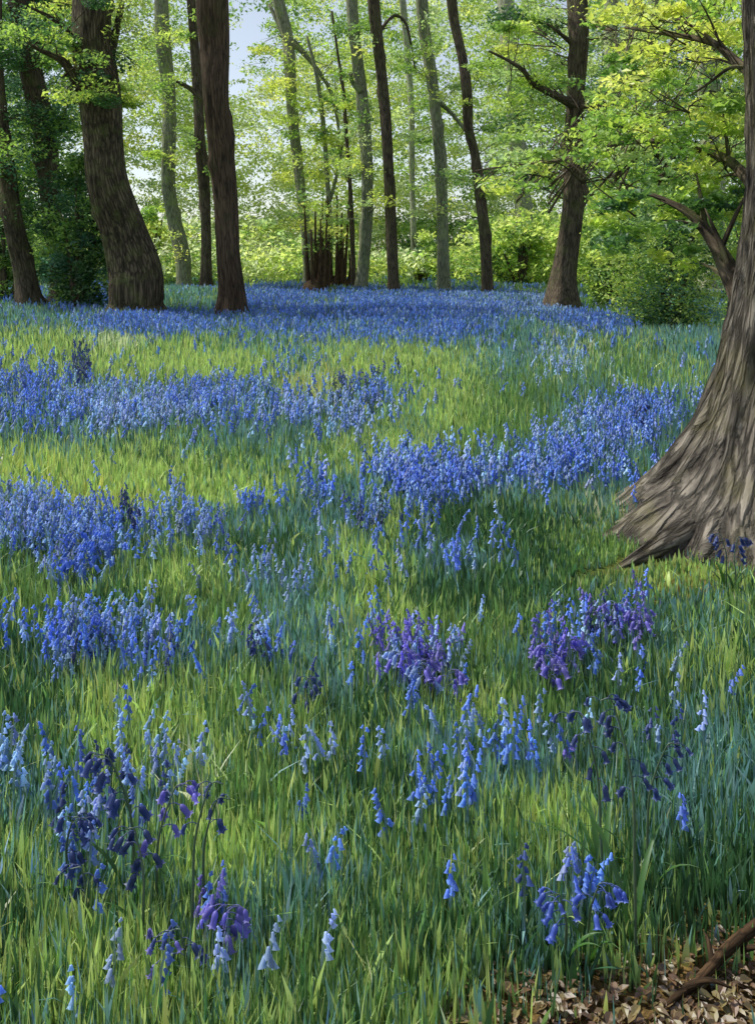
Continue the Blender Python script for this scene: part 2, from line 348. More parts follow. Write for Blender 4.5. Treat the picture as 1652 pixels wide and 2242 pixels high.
    def bells(sel, sides, nb, size, two):
        if not sel.any(): return
        X, Y, Z, C = x[sel], y[sel], z[sel], fcol[sel]
        H = (0.19 + 0.11 * rng.random(len(X))) * np.interp(Y, [1.5, 6, 12], [.8, .9, 1]); n = len(X)
        S = size * (1 + Y * 0.028)
        az = rng.uniform(0, 2 * pi, n)
        lx = rng.normal(0, 0.03, n); ly = rng.normal(0, 0.03, n)
        # stem: two crossed-free strips
        w = 0.0018 + 0.0006 * Y
        sv = np.zeros((n, 5, 3))
        for j, t in enumerate((0, 0.7)):
            bx, by, bz = X + lx * t * t, Y + ly * t * t, Z + H * t
            sv[:, 2 * j] = np.stack((bx - w, by, bz), 1); sv[:, 2 * j + 1] = np.stack((bx + w, by, bz), 1)
        tx = X + lx + np.cos(az) * 0.02; tyy = Y + ly + np.sin(az) * 0.02
        sv[:, 4] = np.stack((tx, tyy, Z + H), 1)
        b5 = np.arange(n)[:, None] * 5
        sc_ = np.repeat((pal[TY.index('G')] * 0.55 + C * 0.25), 5, 0)
        fb.add(sv.reshape(-1, 3), b5 + [0, 1, 3, 2], b5 + [2, 3, 4], c=sc_)
        for k in range(nb):
            t = 1 - 0.46 * k / nb + rng.normal(0, 0.012, n)
            a2 = az + rng.normal(0, 1.1, n)
            r = (0.012 + 0.006 * k / nb) * (S / 0.022)
            cx = X + lx * t * t + np.cos(a2) * r; cy = Y + ly * t * t + np.sin(a2) * r; cz = Z + H * t
            s = S * (0.75 + 0.4 * k / nb) * rng.uniform(0.8, 1.2, n)
            ox, oy = np.cos(a2) * 0.45, np.sin(a2) * 0.45
            cc = C * rng.uniform(0.75, 1.3, (n, 1))
            if sides == 0:                    # far: folded petal sheet
                ux, uy = np.cos(a2 + 1.57), np.sin(a2 + 1.57)
                hw = s * 0.62
                v = np.stack((np.stack((cx, cy, cz + s * .3), 1), np.stack((cx - ux * hw, cy - uy * hw, cz - s * .8), 1),
                              np.stack((cx + ox * s, cy + oy * s, cz - s * 1.5), 1), np.stack((cx + ux * hw, cy + uy * hw, cz - s * .8), 1)), 1)
                b4 = np.arange(n)[:, None] * 4
                fb.add(v.reshape(-1, 3), b4 + [0, 1, 2, 3], c=np.repeat(cc, 4, 0))
            else:
                m = sides; rings = ((0.0, 0.30), (0.75, 0.42), (1.15, 0.70)) if two else ((0.3, 0.38), (1.15, 0.62))
                v = [np.stack((cx, cy, cz + s * 0.15), 1)]
                for (dz, rr) in rings:
                    for q_ in range(m):
                        a = 2 * pi * q_ / m + a2
                        if two and dz > 1: rr = .80 if q_ % 2 == 0 else .50
                        v.append(np.stack((cx + ox * s * dz + np.cos(a) * s * rr, cy + oy * s * dz + np.sin(a) * s * rr, cz - s * dz), 1))
                v = np.stack(v, 1); nv = v.shape[1]
                bb = np.arange(n)[:, None] * nv
                tr = np.concatenate([bb + [0, 1 + q_, 1 + (q_ + 1) % m] for q_ in range(m)])
                qs = []
                for rI in range(len(rings) - 1):
                    o0 = 1 + rI * m; o1 = o0 + m
                    qs += [bb + [o0 + q_, o1 + q_, o1 + (q_ + 1) % m, o0 + (q_ + 1) % m] for q_ in range(m)]
                fb.add(v.reshape(-1, 3), np.concatenate(qs), tr, c=np.repeat(cc, nv, 0))
    bells(y < 5, 6, 9, 0.0105, True)
    bells((y >= 5) & (y < 11), 4, 8, 0.0145, False)
    bells(y >= 11, 0, 6, 0.023, False)
    tag(fb.build('bluebell_drift', M_bell), 'drifts of massed blue and violet bluebells through the grass', 'bluebells', kind='stuff')
    print('flora', n, len(x))
build_flora()

# ------------------------------------------------------------------ tubes
def catmull(pts, per):
    pts = np.asarray(pts, float); n = len(pts)
    ext = np.vstack((2 * pts[0] - pts[1], pts, 2 * pts[-1] - pts[-2]))
    out = []
    for i in range(n - 1):
        p0, p1, p2, p3 = ext[i:i + 4]
        for t in np.linspace(0, 1, per, endpoint=False):
            out.append(0.5 * (2 * p1 + (p2 - p0) * t + (2 * p0 - 5 * p1 + 4 * p2 - p3) * t * t + (3 * p1 - p0 - 3 * p2 + p3) * t ** 3))
    out.append(pts[-1])
    return np.array(out)

def tube(mb, pts, rad, seg=12, per=5, rough=0.05, c=(.5, .5, .5), lobes=None, seed=0):
    r = np.random.default_rng(seed + 77)
    P4 = catmull(np.column_stack((pts, rad)), per)
    C, R = P4[:, :3], np.maximum(P4[:, 3], 1e-4)
    n = len(C)
    T = np.gradient(C, axis=0); T /= np.linalg.norm(T, axis=1)[:, None] + 1e-9
    ref = np.array((0, 1.0, 0)) if abs(T[0][1]) < 0.9 else np.array((1.0, 0, 0))
    u = np.cross(T[0], ref); u /= np.linalg.norm(u)
    th = np.linspace(0, 2 * pi, seg, endpoint=False)
    L = np.concatenate(([0], np.cumsum(np.linalg.norm(np.diff(C, axis=0), axis=1))))
    V = np.zeros((n, seg, 3)); B = np.zeros((n, seg, 3))
    ph = r.uniform(0, 6.3, 5)
    for i in range(n):
        u = u - T[i] * np.dot(u, T[i]); u /= np.linalg.norm(u)
        w = np.cross(T[i], u)
        rr = R[i] * (1 + rough * (np.sin(3 * th + ph[0] + L[i] * .5) + 0.7 * np.sin(5 * th + ph[1] - L[i] * .8) + .5 * np.sin(9 * th + ph[2] + L[i] * 1.1)
                                  + 0.8 * np.sin(2 * th + L[i] * 1.7 + ph[3])))
        if lobes is not None: rr = rr + lobes(th, C[i], L[i])
        V[i] = C[i] + np.outer(rr * np.cos(th), u) + np.outer(rr * np.sin(th), w)
        B[i] = np.stack((np.cos(th) * R[i], np.sin(th) * R[i], np.full(seg, L[i])), 1)
    B[..., :2] += seed * 1.3
    idx = np.arange(n * seg).reshape(n, seg)
    q = np.stack((idx[:-1], np.roll(idx, -1, 1)[:-1], np.roll(idx, -1, 1)[1:], idx[1:]), -1).reshape(-1, 4)
    vv = V.reshape(-1, 3); bb = B.reshape(-1, 3)
    k = len(vv); vv = np.vstack((vv, C[-1] + T[-1] * R[-1] * 0.4, C[0])); bb = np.vstack((bb, bb[-1], bb[0]))
    tr = [(idx[-1, j], idx[-1, (j + 1) % seg], k) for j in range(seg)] + [(idx[0, (j + 1) % seg], idx[0, j], k + 1) for j in range(seg)]
    mb.add(vv, q, tr, c=c, b=bb)

# ------------------------------------------------------------------ leaves
LP = dict(bright=[(192, 214, 108), (206, 222, 128), (164, 194, 88), (214, 220, 120)],
          mid=[(128, 164, 84), (154, 188, 96), (104, 144, 74), (176, 202, 112)],
          dark=[(84, 122, 74), (66, 104, 66), (104, 142, 82), (54, 90, 64)],
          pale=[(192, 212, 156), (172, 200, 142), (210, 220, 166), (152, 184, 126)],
          yellow=[(214, 218, 118), (200, 212, 106), (222, 226, 144)],
          fbright=[(212, 228, 136), (222, 232, 150), (196, 218, 122)], fyellow=[(228, 230, 128), (222, 226, 140)], fpale=[(216, 228, 184), (200, 218, 170), (226, 234, 196)],  # far leaves: haze and glow of distance painted in as paler colour
          teal=[(96, 142, 120), (80, 126, 106), (122, 160, 130)])

def leaves(mb, cen, n, rx, ry, rz, size, pal, tilt=0.75, cj=0.25):
    cen = np.asarray(cen, float)
    d = rng.normal(0, 1, (n, 3)); d /= np.linalg.norm(d, axis=1)[:, None]
    rad = rng.random(n) ** 0.45
    p = cen + d * rad[:, None] * (rx, ry, rz)
    p[:, 2] = np.maximum(p[:, 2], gz(p[:, 0], p[:, 1]) + 0.05)
    s = size * rng.uniform(0.45, 1.5, n)
    nrm = np.stack((rng.normal(0, tilt, n), rng.normal(0, tilt, n), np.ones(n)), 1); nrm /= np.linalg.norm(nrm, axis=1)[:, None]
    a = rng.normal(0, 1, (n, 3)); t = np.cross(nrm, a); t /= np.linalg.norm(t, axis=1)[:, None] + 1e-9
    b = np.cross(nrm, t)
    S = s[:, None]
    v = np.stack((p - t * S * .5, p + b * S * .28 + nrm * S * .08 - t * S * .05, p + t * S * .55 - nrm * S * .06, p - b * S * .28 + nrm * S * .08 - t * S * .05), 1)
    pl = np.array([lin(c) for c in LP[pal]])
    base = pl[rng.integers(len(pl))] * 0.5 + 0.5 * pl[rng.integers(len(pl), size=n)]
    c = base * rng.uniform(1 - cj, 1 + cj, (n, 1))
    i4 = np.arange(n)[:, None] * 4
    mb.add(v.reshape(-1, 3), i4 + [0, 1, 2, 3], c=np.repeat(c, 4, 0))

# ------------------------------------------------------------------ trees
def twig(mb, a, c, r, seed):
    q = random.Random(seed); ln = np.linalg.norm(c - a)
    a = a - np.array((0, 0, .25 * ln))
    j = lambda s: np.array((q.gauss(0, s), q.gauss(0, s), q.gauss(0, s))) * ln
    p1 = a + (c - a) * .35 + j(.05) + (0, 0, .06 * ln); p2 = a + (c - a) * .7 + j(.05) + (0, 0, .06 * ln); e = c + (c - a) * .12
    tube(mb, [a, p1, p2, e], [r, r * .75, r * .5, r * .2], 5, 4, 0, seed=seed % 9)
    for p in (p1, p2, c):
        for s_ in range(2):
            t = p + (c - a) * .15 + j(.22)
            tube(mb, [p, (p + t) / 2 + j(.03), t], [r * .4, r * .3, r * .12], 4, 3, 0)

def make_tree(name, label, d, prof, mat, branches=(), sprays=(), top=12.0, group=None, seg=22, rough=0.05, seed=0, flare=1.0,
              crown='mid', crown_n=0, cat='tree', leaf=0.09):
    """prof: (column, row, width) up the trunk, lowest first; metres follow from the distance d."""
    x0, y0, w0 = prof[0]
    b = P(x0, y0, d); base = np.array((b[0], d, float(gz(b[0], d))))
    root = empty(name, base, label, 'tree' if cat is None else cat, group)
    pts, rad = [], []
    r0 = w0 / 2 / F * d
    p1 = P(prof[1][0], prof[1][1], d)
    pts.append(base + (0, 0, -0.25)); rad.append(r0 * (1 + 0.55 * flare))
    pts.append(base + (0, 0, 0.02)); rad.append(r0 * (1 + 0.3 * flare))
    pts.append(base * 0.72 + np.array((p1[0], d, p1[2])) * 0.28 if p1[2] > base[2] + 0.6 else base + (0, 0, .3)); rad.append(r0 * 1.0)
    for (x, y, w) in prof[1:]:
        pts.append(P(x, y, d) + (0, 0.12 * d / 20 * sin(y * 0.02 + seed), 0)); rad.append(w / 2 / F * d)
    last, prev = pts[-1], pts[-2]
    dirv = last - prev; dirv /= np.linalg.norm(dirv); dirv[1] = 0
    z = last[2]; r = rad[-1]; q = last
    while z < top:
        q = q + np.array((dirv[0] * .8 + 0.1 * sin(z + seed), 0.1 * cos(z * 1.3 + seed), 1.5)); z = q[2]; r *= 0.80
        pts.append(q); rad.append(max(r, 0.02))
    kr = random.Random(seed * 7 + 1)
    knots = [(kr.uniform(.8, 8), kr.uniform(0, 6.3), kr.uniform(.15, .4)) for _ in range(9)]
    def lobes(th, c, L):
        h = max(c[2] - base[2], 0)
        kn = 0
        for (kl, kt, ks) in knots: kn = kn + ks * np.exp(-((h - kl) / .16) ** 2) * np.exp(5 * (np.cos(th - kt) - 1))
        return r0 * kn + r0 * 0.35 * flare * np.exp(-h / 0.35) * np.clip(np.sin(5 * th + seed) + 0.5 * np.sin(3 * th + 2 * seed), -0.3, 1.4)
    bones = list(pts[4:])
    mb = MB(); tube(mb, pts, rad, seg, 6, rough, lobes=lobes, seed=seed)
    mb.build('trunk', mat, root, bark=True)
    for bi, (br, dd) in enumerate(branches):
        bp, brad = [], []
        for k, (x, y, w) in enumerate(br):
            dk = d + dd * k / (len(br) - 1)
            bp.append(P(x, y, dk)); brad.append(w / 2 / F * dk); bones.append(bp[-1])
        mb = MB(); tube(mb, bp, brad, 9, 5, 0.06, seed=seed + bi)
        # twigs off the branch
        for k in range(1, len(bp)):
            for s_ in range(2):
                a = bp[k - 1] + (bp[k] - bp[k - 1]) * random.random()
                dv = (bp[k] - bp[k - 1]); ln = np.linalg.norm(dv) * 0.6 + 0.15
                dv = dv / (np.linalg.norm(dv) + 1e-9) + np.array((random.gauss(0, .5), random.gauss(0, .6), random.gauss(0.1, .5)))
                dv /= np.linalg.norm(dv)
                r_ = brad[k] * 0.4
                tube(mb, [a, a + dv * ln * .5 + (0, 0, .03), a + dv * ln], [r_, r_ * .6, r_ * .2], 5, 3, 0, seed=k)
        mb.build('branch', mat, root, bark=True)
    mb = MB(); n_ = 0
    for (x, y, rpx, n, pal, dd, flat) in sprays:
        D = d + dd; rr = rpx / F * D
        leaves(mb, P(x, y, D), int(n * 1.9), rr * 1.15, rr * 1.15, rr * flat * 1.15, leaf, pal); n_ += n
    zz = max(8.5, EYE + HY / F * d + 1.0)
    for k in range(crown_n // 3):          # the crown overhead
        a = random.uniform(0, 6.3); R_ = random.uniform(0.3, 3.2)
        leaves(mb, (last[0] + cos(a) * R_, d + sin(a) * R_, random.uniform(zz, max(top, zz + 2.5))), 60, 1.0, 1.0, 0.35, 0.13, crown); n_ += 60
    if n_: mb.build('crown', M_leaf, root, smooth=False)
    for (x, y, rpx, n, pal, dd, flat) in sprays:
        c = P(x, y, d + dd); k = int(np.argmin([np.linalg.norm(np.array(p) - c) for p in bones])); a = np.array(bones[k]); ln = np.linalg.norm(c - a)
        if ln < 4.2:
            tw = MB(); twig(tw, a, c, 0.012 + .0045 * ln, int(x)); tw.build('branchlet', mat, root, bark=True)
    return root

def auto_sprays(x0, x1, y0, y1, n, r0, r1, cnt, pals, dd=1.5, flat=0.4, seed=1):
    rr = random.Random(seed)
    return [(rr.uniform(x0, x1), rr.uniform(y0, y1), rr.uniform(r0, r1), cnt * rr.uniform(.6, 1.3), rr.choice(pals), rr.uniform(-dd, dd), flat * rr.uniform(.6, 1.5)) for _ in range(n)]

PROF = {4: [(372, 80), (370, 230), (376, 330), (385, 520)], 7: [(636, 120), (640, 250), (650, 350), (662, 450)], 8: [(705, 240), (718, 370), (724, 470)],
        10: [(790, 120), (800, 240), (804, 330), (800, 450)], 12: [(936, 100), (952, 240), (964, 340), (968, 450)], 14: [(1120, 120), (1132, 280), (1142, 420)]}
def veil(pts, sd):
    q = random.Random(sd); out = []
    for (x, y) in pts:
        for _ in range(2): out.append((x + q.uniform(-22, 22), y + q.uniform(-45, 45), q.uniform(18, 34), q.uniform(22, 45), q.choice(['bright', 'pale', 'mid', 'yellow']), -q.uniform(.5, 1.4), .6))
    return out

make_tree('tree', 'dark leaning trunk half cut off by the left edge of the picture', 22, [(66, 652, 52), (52, 590, 44), (32, 480, 42), (14, 380, 34), (2, 250, 30), (-8, 100, 28), (-12, 0, 26)],
          BK_dark, [], auto_sprays(-60, 90, 0, 430, 26, 40, 80, 170, ['dark', 'dark', 'mid', 'teal'], seed=1), seed=1, crown='dark', crown_n=14, leaf=.1)
make_tree('tree', 'ivy-dark trunk just left of the thick leaning tree, wrapped in green leaves', 23, [(150, 648, 72), (140, 590, 60), (122, 500, 42), (112, 400, 44), (92, 280, 50), (72, 160, 48), (48, 40, 44), (40, -10, 42)],
          BK_dark, [], auto_sprays(20, 180, 0, 560, 40, 30, 70, 190, ['dark', 'mid', 'dark', 'teal', 'mid'], .8, .7, seed=2), seed=2, crown='dark', crown_n=14, leaf=.1)
make_tree('tree', 'thickest leaning trunk at the left with a broad flared foot', 20, [(298, 690, 112), (299, 640, 116), (293, 590, 112), (268, 503, 93), (240, 402, 88), (226, 300, 86), (217, 200, 88), (208, 100, 84), (200, -10, 82)],
          BK_oak, [([(200, 215, 60), (176, 195, 34), (160, 165, 24), (140, 136, 19), (112, 120, 13), (84, 108, 8), (60, 92, 5)], -1),
                   ([(182, 110, 30), (160, 84, 16), (135, 55, 12), (104, 34, 9), (70, 18, 5)], -1),
                   ([(240, 120, 26), (252, 80, 18), (262, 35, 14), (272, -15, 10)], .5)],
          auto_sprays(40, 330, 0, 230, 26, 25, 60, 130, ['mid', 'bright', 'dark', 'bright'], 1.4, .5, seed=3) + auto_sprays(150, 260, 60, 200, 5, 20, 45, 60, ['mid', 'pale'], .3, .6, seed=33)
          + [(210, 190, 50, 90, 'bright', -1.3, .5), (200, 130, 40, 70, 'mid', -1.3, .5)],
          seed=3, seg=36, rough=.035, crown='mid', crown_n=18, flare=1.1)
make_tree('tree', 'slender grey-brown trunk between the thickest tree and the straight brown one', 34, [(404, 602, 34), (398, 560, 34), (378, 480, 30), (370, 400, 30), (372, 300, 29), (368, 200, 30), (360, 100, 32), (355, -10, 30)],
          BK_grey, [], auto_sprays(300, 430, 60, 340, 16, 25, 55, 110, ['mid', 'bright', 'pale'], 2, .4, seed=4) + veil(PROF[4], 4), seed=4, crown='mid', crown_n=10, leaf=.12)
make_tree('tree', 'thin dark trunk directly left of the straight brown tree', 32, [(452, 582, 24), (450, 500, 23), (446, 400, 24), (440, 300, 23), (432, 200, 22), (424, 100, 20), (420, -10, 19)],
          BK_dark, [([(442, 222, 14), (424, 200, 11), (404, 186, 9), (386, 178, 5)], -.6)], auto_sprays(390, 470, 60, 420, 9, 18, 36, 60, ['mid', 'bright'], 1, .4, seed=5), seed=5, crown_n=10, leaf=.12)
make_tree('tree', 'straight bare reddish-brown trunk left of centre with a clean bole', 20, [(507, 694, 64), (508, 640, 58), (502, 560, 52), (494, 460, 52), (484, 340, 54), (474, 220, 56), (468, 100, 64), (466, -10, 68)],
          BK_red, [], [(440, 30, 40, 40, 'mid', .5, .4)], seed=6, seg=34, rough=.03, crown='mid', crown_n=14, flare=.9)
make_tree('tree', 'pale slanting trunk rising behind the brown coppice stools', 34, [(684, 604, 34), (676, 540, 28), (664, 460, 22), (652, 360, 22), (642, 260, 24), (636, 160, 24), (628, 80, 26), (606, -10, 26)],
          BK_grey, [([(640, 90, 18), (668, 120, 12), (700, 160, 10), (728, 210, 8), (744, 300, 6)], .5), ([(634, 100, 16), (614, 60, 12), (590, 10, 8)], .5)],
          auto_sprays(560, 800, 80, 520, 34, 25, 60, 110, ['bright', 'bright', 'yellow', 'mid'], 2, .35, seed=7) + veil(PROF[7], 7), seed=7, crown='bright', crown_n=10, leaf=.13)
make_tree('tree', 'wispy thin stem just right of the coppice stools', 33, [(722, 585, 14), (722, 480, 12), (714, 360, 10), (704, 240, 10), (690, 150, 8), (672, 80, 6)], BK_grey, [([(722, 440, 9), (738, 380, 7), (752, 300, 5), (758, 220, 4)], .3)],
          auto_sprays(680, 760, 100, 400, 8, 20, 40, 60, ['bright', 'mid'], 1, .4, seed=8) + veil(PROF[8], 8), seed=8, top=9, seg=10, leaf=.12)
make_tree('tree', 'thin dark sapling stem left of the mossy central trunk', 31, [(774, 590, 12), (770, 500, 11), (766, 400, 9), (758, 300, 9), (752, 200, 7), (740, 120, 6)], BK_dark, [],
          auto_sprays(730, 790, 120, 420, 6, 18, 36, 50, ['bright', 'mid'], 1, .4, seed=9), seed=9, top=9, seg=10, leaf=.12)
make_tree('tree', 'mossy leaf-speckled trunk at the centre with a small stub branch', 30, [(789, 638, 28), (796, 560, 26), (803, 460, 25), (803, 360, 26), (796, 260, 27), (788, 170, 25), (776, 80, 25), (770, -10, 24)],
          BK_grey, [([(790, 200, 16), (776, 186, 12), (768, 172, 9), (770, 160, 5)], -.2)], auto_sprays(740, 850, 60, 520, 16, 20, 42, 90, ['bright', 'mid', 'pale'], 1.4, .45, seed=10) + veil(PROF[10], 10), seed=10, crown_n=10, leaf=.12)
make_tree('tree', 'clean dark straight trunk just right of centre', 29, [(862, 644, 25), (858, 540, 24), (854, 440, 24), (847, 320, 23), (838, 200, 24), (826, 90, 25), (817, -10, 26)],
          BK_dark, [([(826, 80, 12), (845, 50, 8), (866, 34, 7), (888, 52, 6), (900, 100, 5), (908, 150, 4)], .6)], [(900, 60, 40, 50, 'mid', 1, .5)], seed=11, crown_n=10)
make_tree('tree', 'lichen-grey upright trunk right of the clean dark one', 30, [(970, 640, 28), (968, 560, 26), (968, 460, 25), (964, 360, 25), (954, 260, 24), (944, 160, 25), (930, 70, 26), (922, -10, 26)],
          BK_grey, [([(956, 220, 12), (980, 240, 9), (1000, 262, 8), (1024, 292, 8)], .2)], auto_sprays(890, 1010, 30, 470, 14, 20, 45, 80, ['mid', 'bright', 'pale'], 1.4, .4, seed=12) + veil(PROF[12], 12), seed=12, crown_n=10, leaf=.12)
make_tree('tree', 'sinuous dark trunk that bends twice, right of the grey one', 28, [(1068, 650, 27), (1064, 580, 25), (1058, 500, 24), (1050, 420, 23), (1040, 340, 21), (1024, 280, 21), (1020, 210, 22), (1012, 130, 21), (996, 50, 22), (988, -10, 22)],
          BK_dark, [], auto_sprays(1000, 1120, 40, 560, 14, 20, 45, 80, ['mid', 'bright', 'mid'], 1.4, .4, seed=13), seed=13, crown_n=10, leaf=.11)
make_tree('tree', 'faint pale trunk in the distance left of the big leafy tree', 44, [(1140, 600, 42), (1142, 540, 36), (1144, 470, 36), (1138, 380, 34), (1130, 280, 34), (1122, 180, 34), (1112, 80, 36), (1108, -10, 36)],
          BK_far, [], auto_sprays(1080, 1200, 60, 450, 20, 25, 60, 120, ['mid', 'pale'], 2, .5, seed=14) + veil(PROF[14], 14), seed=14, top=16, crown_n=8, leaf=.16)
make_tree('tree', 'big dark trunk with flared foot and spreading leafy branches right of centre', 21,
          [(1228, 678, 80), (1232, 620, 62), (1240, 560, 52), (1248, 480, 46), (1254, 400, 44), (1256, 300, 40), (1260, 200, 38), (1264, 100, 40), (1264, -10, 42)],
          BK_dark, [([(1262, 232, 26), (1226, 215, 16), (1196, 200, 15), (1166, 182, 14), (1146, 156, 11), (1118, 136, 8), (1070, 112, 5)], -2),
                    ([(1262, 232, 20), (1300, 232, 10), (1350, 242, 8), (1392, 254, 7), (1440, 262, 5)], -2),
                    ([(1264, 50, 26), (1300, 42, 14), (1330, 36, 11), (1372, 24, 8), (1410, 10, 5)], -1.5),
                    ([(1290, 44, 12), (1312, 60, 9), (1340, 66, 6)], -1),
                    ([(1262, 100, 18), (1238, 84, 10), (1216, 66, 7), (1196, 52, 4)], -1),
                    ([(1258, 340, 22), (1224, 352, 12), (1190, 356, 9), (1130, 362, 5)], -1.5)],
          [q for q in auto_sprays(1060, 1440, 20, 400, 80, 25, 60, 140, ['mid', 'bright', 'mid', 'pale', 'dark'], 2, .35, seed=15) if abs(q[0] - 1262) > 50 or q[5] > .3]
          + [(1250, 340, 45, 120, 'bright', -1.2, .6), (1240, 180, 35, 60, 'mid', -1.2, .5), (1260, 290, 40, 80, 'mid', -1.2, .5)], seed=15, seg=34, crown_n=18, flare=1.0)
make_tree('tree', 'narrow dark trunk behind the bushes, between the big leafy tree and the leaning stem', 33, [(1400, 642, 30), (1402, 560, 24), (1406, 480, 22), (1412, 380, 20), (1420, 240, 20), (1426, 100, 20), (1430, -10, 20)],
          BK_grey, [], auto_sprays(1350, 1500, 40, 460, 20, 25, 55, 120, ['mid', 'dark', 'bright'], 2, .4, seed=16), seed=16, crown_n=8, leaf=.13)
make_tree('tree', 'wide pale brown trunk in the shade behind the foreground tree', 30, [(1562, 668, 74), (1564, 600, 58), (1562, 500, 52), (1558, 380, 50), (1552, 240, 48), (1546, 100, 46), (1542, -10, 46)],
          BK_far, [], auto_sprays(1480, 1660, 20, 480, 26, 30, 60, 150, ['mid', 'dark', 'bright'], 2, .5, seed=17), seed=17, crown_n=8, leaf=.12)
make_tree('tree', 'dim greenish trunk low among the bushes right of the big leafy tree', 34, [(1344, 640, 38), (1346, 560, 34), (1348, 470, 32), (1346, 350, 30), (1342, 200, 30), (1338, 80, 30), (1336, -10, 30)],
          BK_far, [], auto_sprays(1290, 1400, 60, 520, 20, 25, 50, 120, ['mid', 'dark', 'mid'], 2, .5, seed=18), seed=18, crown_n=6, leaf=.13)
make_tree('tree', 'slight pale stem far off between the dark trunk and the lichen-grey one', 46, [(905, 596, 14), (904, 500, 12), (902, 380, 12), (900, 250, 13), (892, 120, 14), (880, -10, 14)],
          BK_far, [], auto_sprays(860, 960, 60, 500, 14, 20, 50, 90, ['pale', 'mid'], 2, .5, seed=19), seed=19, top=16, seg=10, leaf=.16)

# ---- the foreground tree at the right
def big_tree():
    bx, by = 2.24, 4.9
    root = empty('tree', (bx, by, float(gz(bx, by))), 'foreground tree at the right edge with a sweeping flared root foot and lit bark ridges', 'tree')
    zs = np.concatenate((np.linspace(-0.2, 1.4, 110), np.linspace(1.45, 7.5, 70)))
    seg = 220
    th = np.linspace(0, 2 * pi, seg, endpoint=False)
    cx = np.interp(zs, [-.2, 0, 1.1, 1.87, 2.9, 5, 7.5], [2.26, 2.26, 2.24, 2.30, 2.235, 2.2, 2.3])
    cy = np.interp(zs, [-.2, 1, 3, 7.5], [4.9, 4.9, 4.95, 5.1])
    r0 = np.interp(zs, [-.2, 0.5, 1.1, 1.9, 2.9, 5, 7.5], [.27, .25, .235, .22, .185, .15, .08])
    roots = [(-148, .50, 9), (-112, .46, 10), (-80, .50, 9), (-48, .40, 9), (-5, .5, 8), (45, .4, 8), (100, .45, 8), (150, .45, 8), (-176, .42, 9)]
    V, B = [], []
    rg = np.random.default_rng(4); ph = rg.uniform(0, 6.3, 12)
    for i, z in enumerate(zs):
        zz = max(z, 0)
        R = np.full(seg, r0[i])
        wob = 0.05 * np.sin(zz * 6 + ph[0]) + 0.03 * np.sin(zz * 13 + ph[1])
        for k, (a, A, kk) in enumerate(roots):
            dl = th - radians(a) - wob - 0.06 * np.sin(zz * 4 + k)
            h = 0.36 + 0.06 * sin(k * 2.1)
            R = R + A * math.exp(-zz / h) * np.exp(kk * (0.35 + 1.0 * math.exp(-zz / .3)) * (np.cos(dl) - 1))
        R = R + 0.17 * math.exp(-zz / .30)
        am = 0.014 + 0.052 * math.exp(-zz / .42)
        ridge = np.zeros(seg)
        for j, f in enumerate((11, 17, 23, 31, 43)):
            ridge += np.sin(f * th + ph[j + 2] + 1.1 * np.sin(zz * (1.6 + .5 * j) + ph[j + 5]) ) / (1 + .35 * j)
        ridge = np.abs(ridge) ** 0.8 * np.sign(ridge)
        R = R + am * ridge * 0.55 + 0.006 * np.sin(29 * th + zz * 21)
        V.append(np.stack((cx[i] + np.cos(th) * R, cy[i] + np.sin(th) * R, np.full(seg, z)), 1))
        B.append(np.stack((np.cos(th) * .42, np.sin(th) * .42, z - 0.8 * (R - .27)), 1))
    n = len(zs); idx = np.arange(n * seg).reshape(n, seg)
    q = np.stack((idx[:-1], np.roll(idx, -1, 1)[:-1], np.roll(idx, -1, 1)[1:], idx[1:]), -1).reshape(-1, 4)
    mb = MB(); mb.add(np.concatenate(V), q, b=np.concatenate(B))
    mb.build('trunk', BK_big, root, bark=True)
    # a root that runs on along the ground
    mb = MB()
    def G(x, y, h): d = dist(y); X = (x - CX) / F * d; return (X, d, float(gz(X, d)) + h)
    tube(mb, [(1.92, 4.70, .30), (1.70, 4.56, .15), (1.50, 4.44, .07), (1.33, 4.33, .03), (1.18, 4.21, .005), (1.05, 4.10, -.03)], [.13, .10, .07, .042, .024, .01], 18, 8, .10, seed=3)
    mb.build('root', BK_big, root, bark=True)
    def br(pts, d0, d1, seg=16, tw=True, wf=.95):
        bp, rr = [], []
        for k, (x, y, w) in enumerate(pts):
            D = d0 + (d1 - d0) * k / (len(pts) - 1)
            bp.append(P(x, y, D)); rr.append(w * wf * (.8 if tw else 1) / 2 / F * D)
        mb = MB(); tube(mb, bp, rr, seg, 6, .07, seed=int(pts[0][0]))
        if tw:
            for k in range(2, len(bp)):
                for s_ in range(2):
                    a = bp[k - 1] + (bp[k] - bp[k - 1]) * random.random()
                    dv = (bp[k] - bp[k - 1]); dv = dv / np.linalg.norm(dv) + np.array((random.gauss(0, .5), random.gauss(0, .6), random.gauss(0, .5)))
                    dv /= np.linalg.norm(dv); ln = random.uniform(.2, .5)
                    tube(mb, [a, a + dv * ln * .5 + (0, 0, .02), a + dv * ln], [rr[k] * .4, rr[k] * .3, .002], 6, 3, 0, seed=k)
        mb.build('branch', BK_dark, root, bark=True)
        return bp
    A = []
    A += br([(1680, 740, 80), (1640, 690, 64), (1616, 640, 48), (1594, 592, 42), (1570, 545, 31), (1538, 498, 24), (1500, 462, 17), (1440, 432, 10), (1390, 415, 5)], 4.85, 5.6, 24, wf=1.3)
    A += br([(1690, 470, 60), (1650, 410, 40), (1622, 376, 31), (1588, 348, 26), (1520, 325, 20), (1440, 310, 14), (1345, 316, 13), (1270, 340, 12), (1200, 355, 11), (1130, 360, 8), (1040, 374, 4)], 4.9, 7.5, 20)
    A += br([(1690, 190, 40), (1640, 160, 28), (1600, 126, 26), (1560, 94, 21), (1500, 80, 15), (1430, 70, 10), (1366, 60, 6)], 4.9, 6.0, 18)
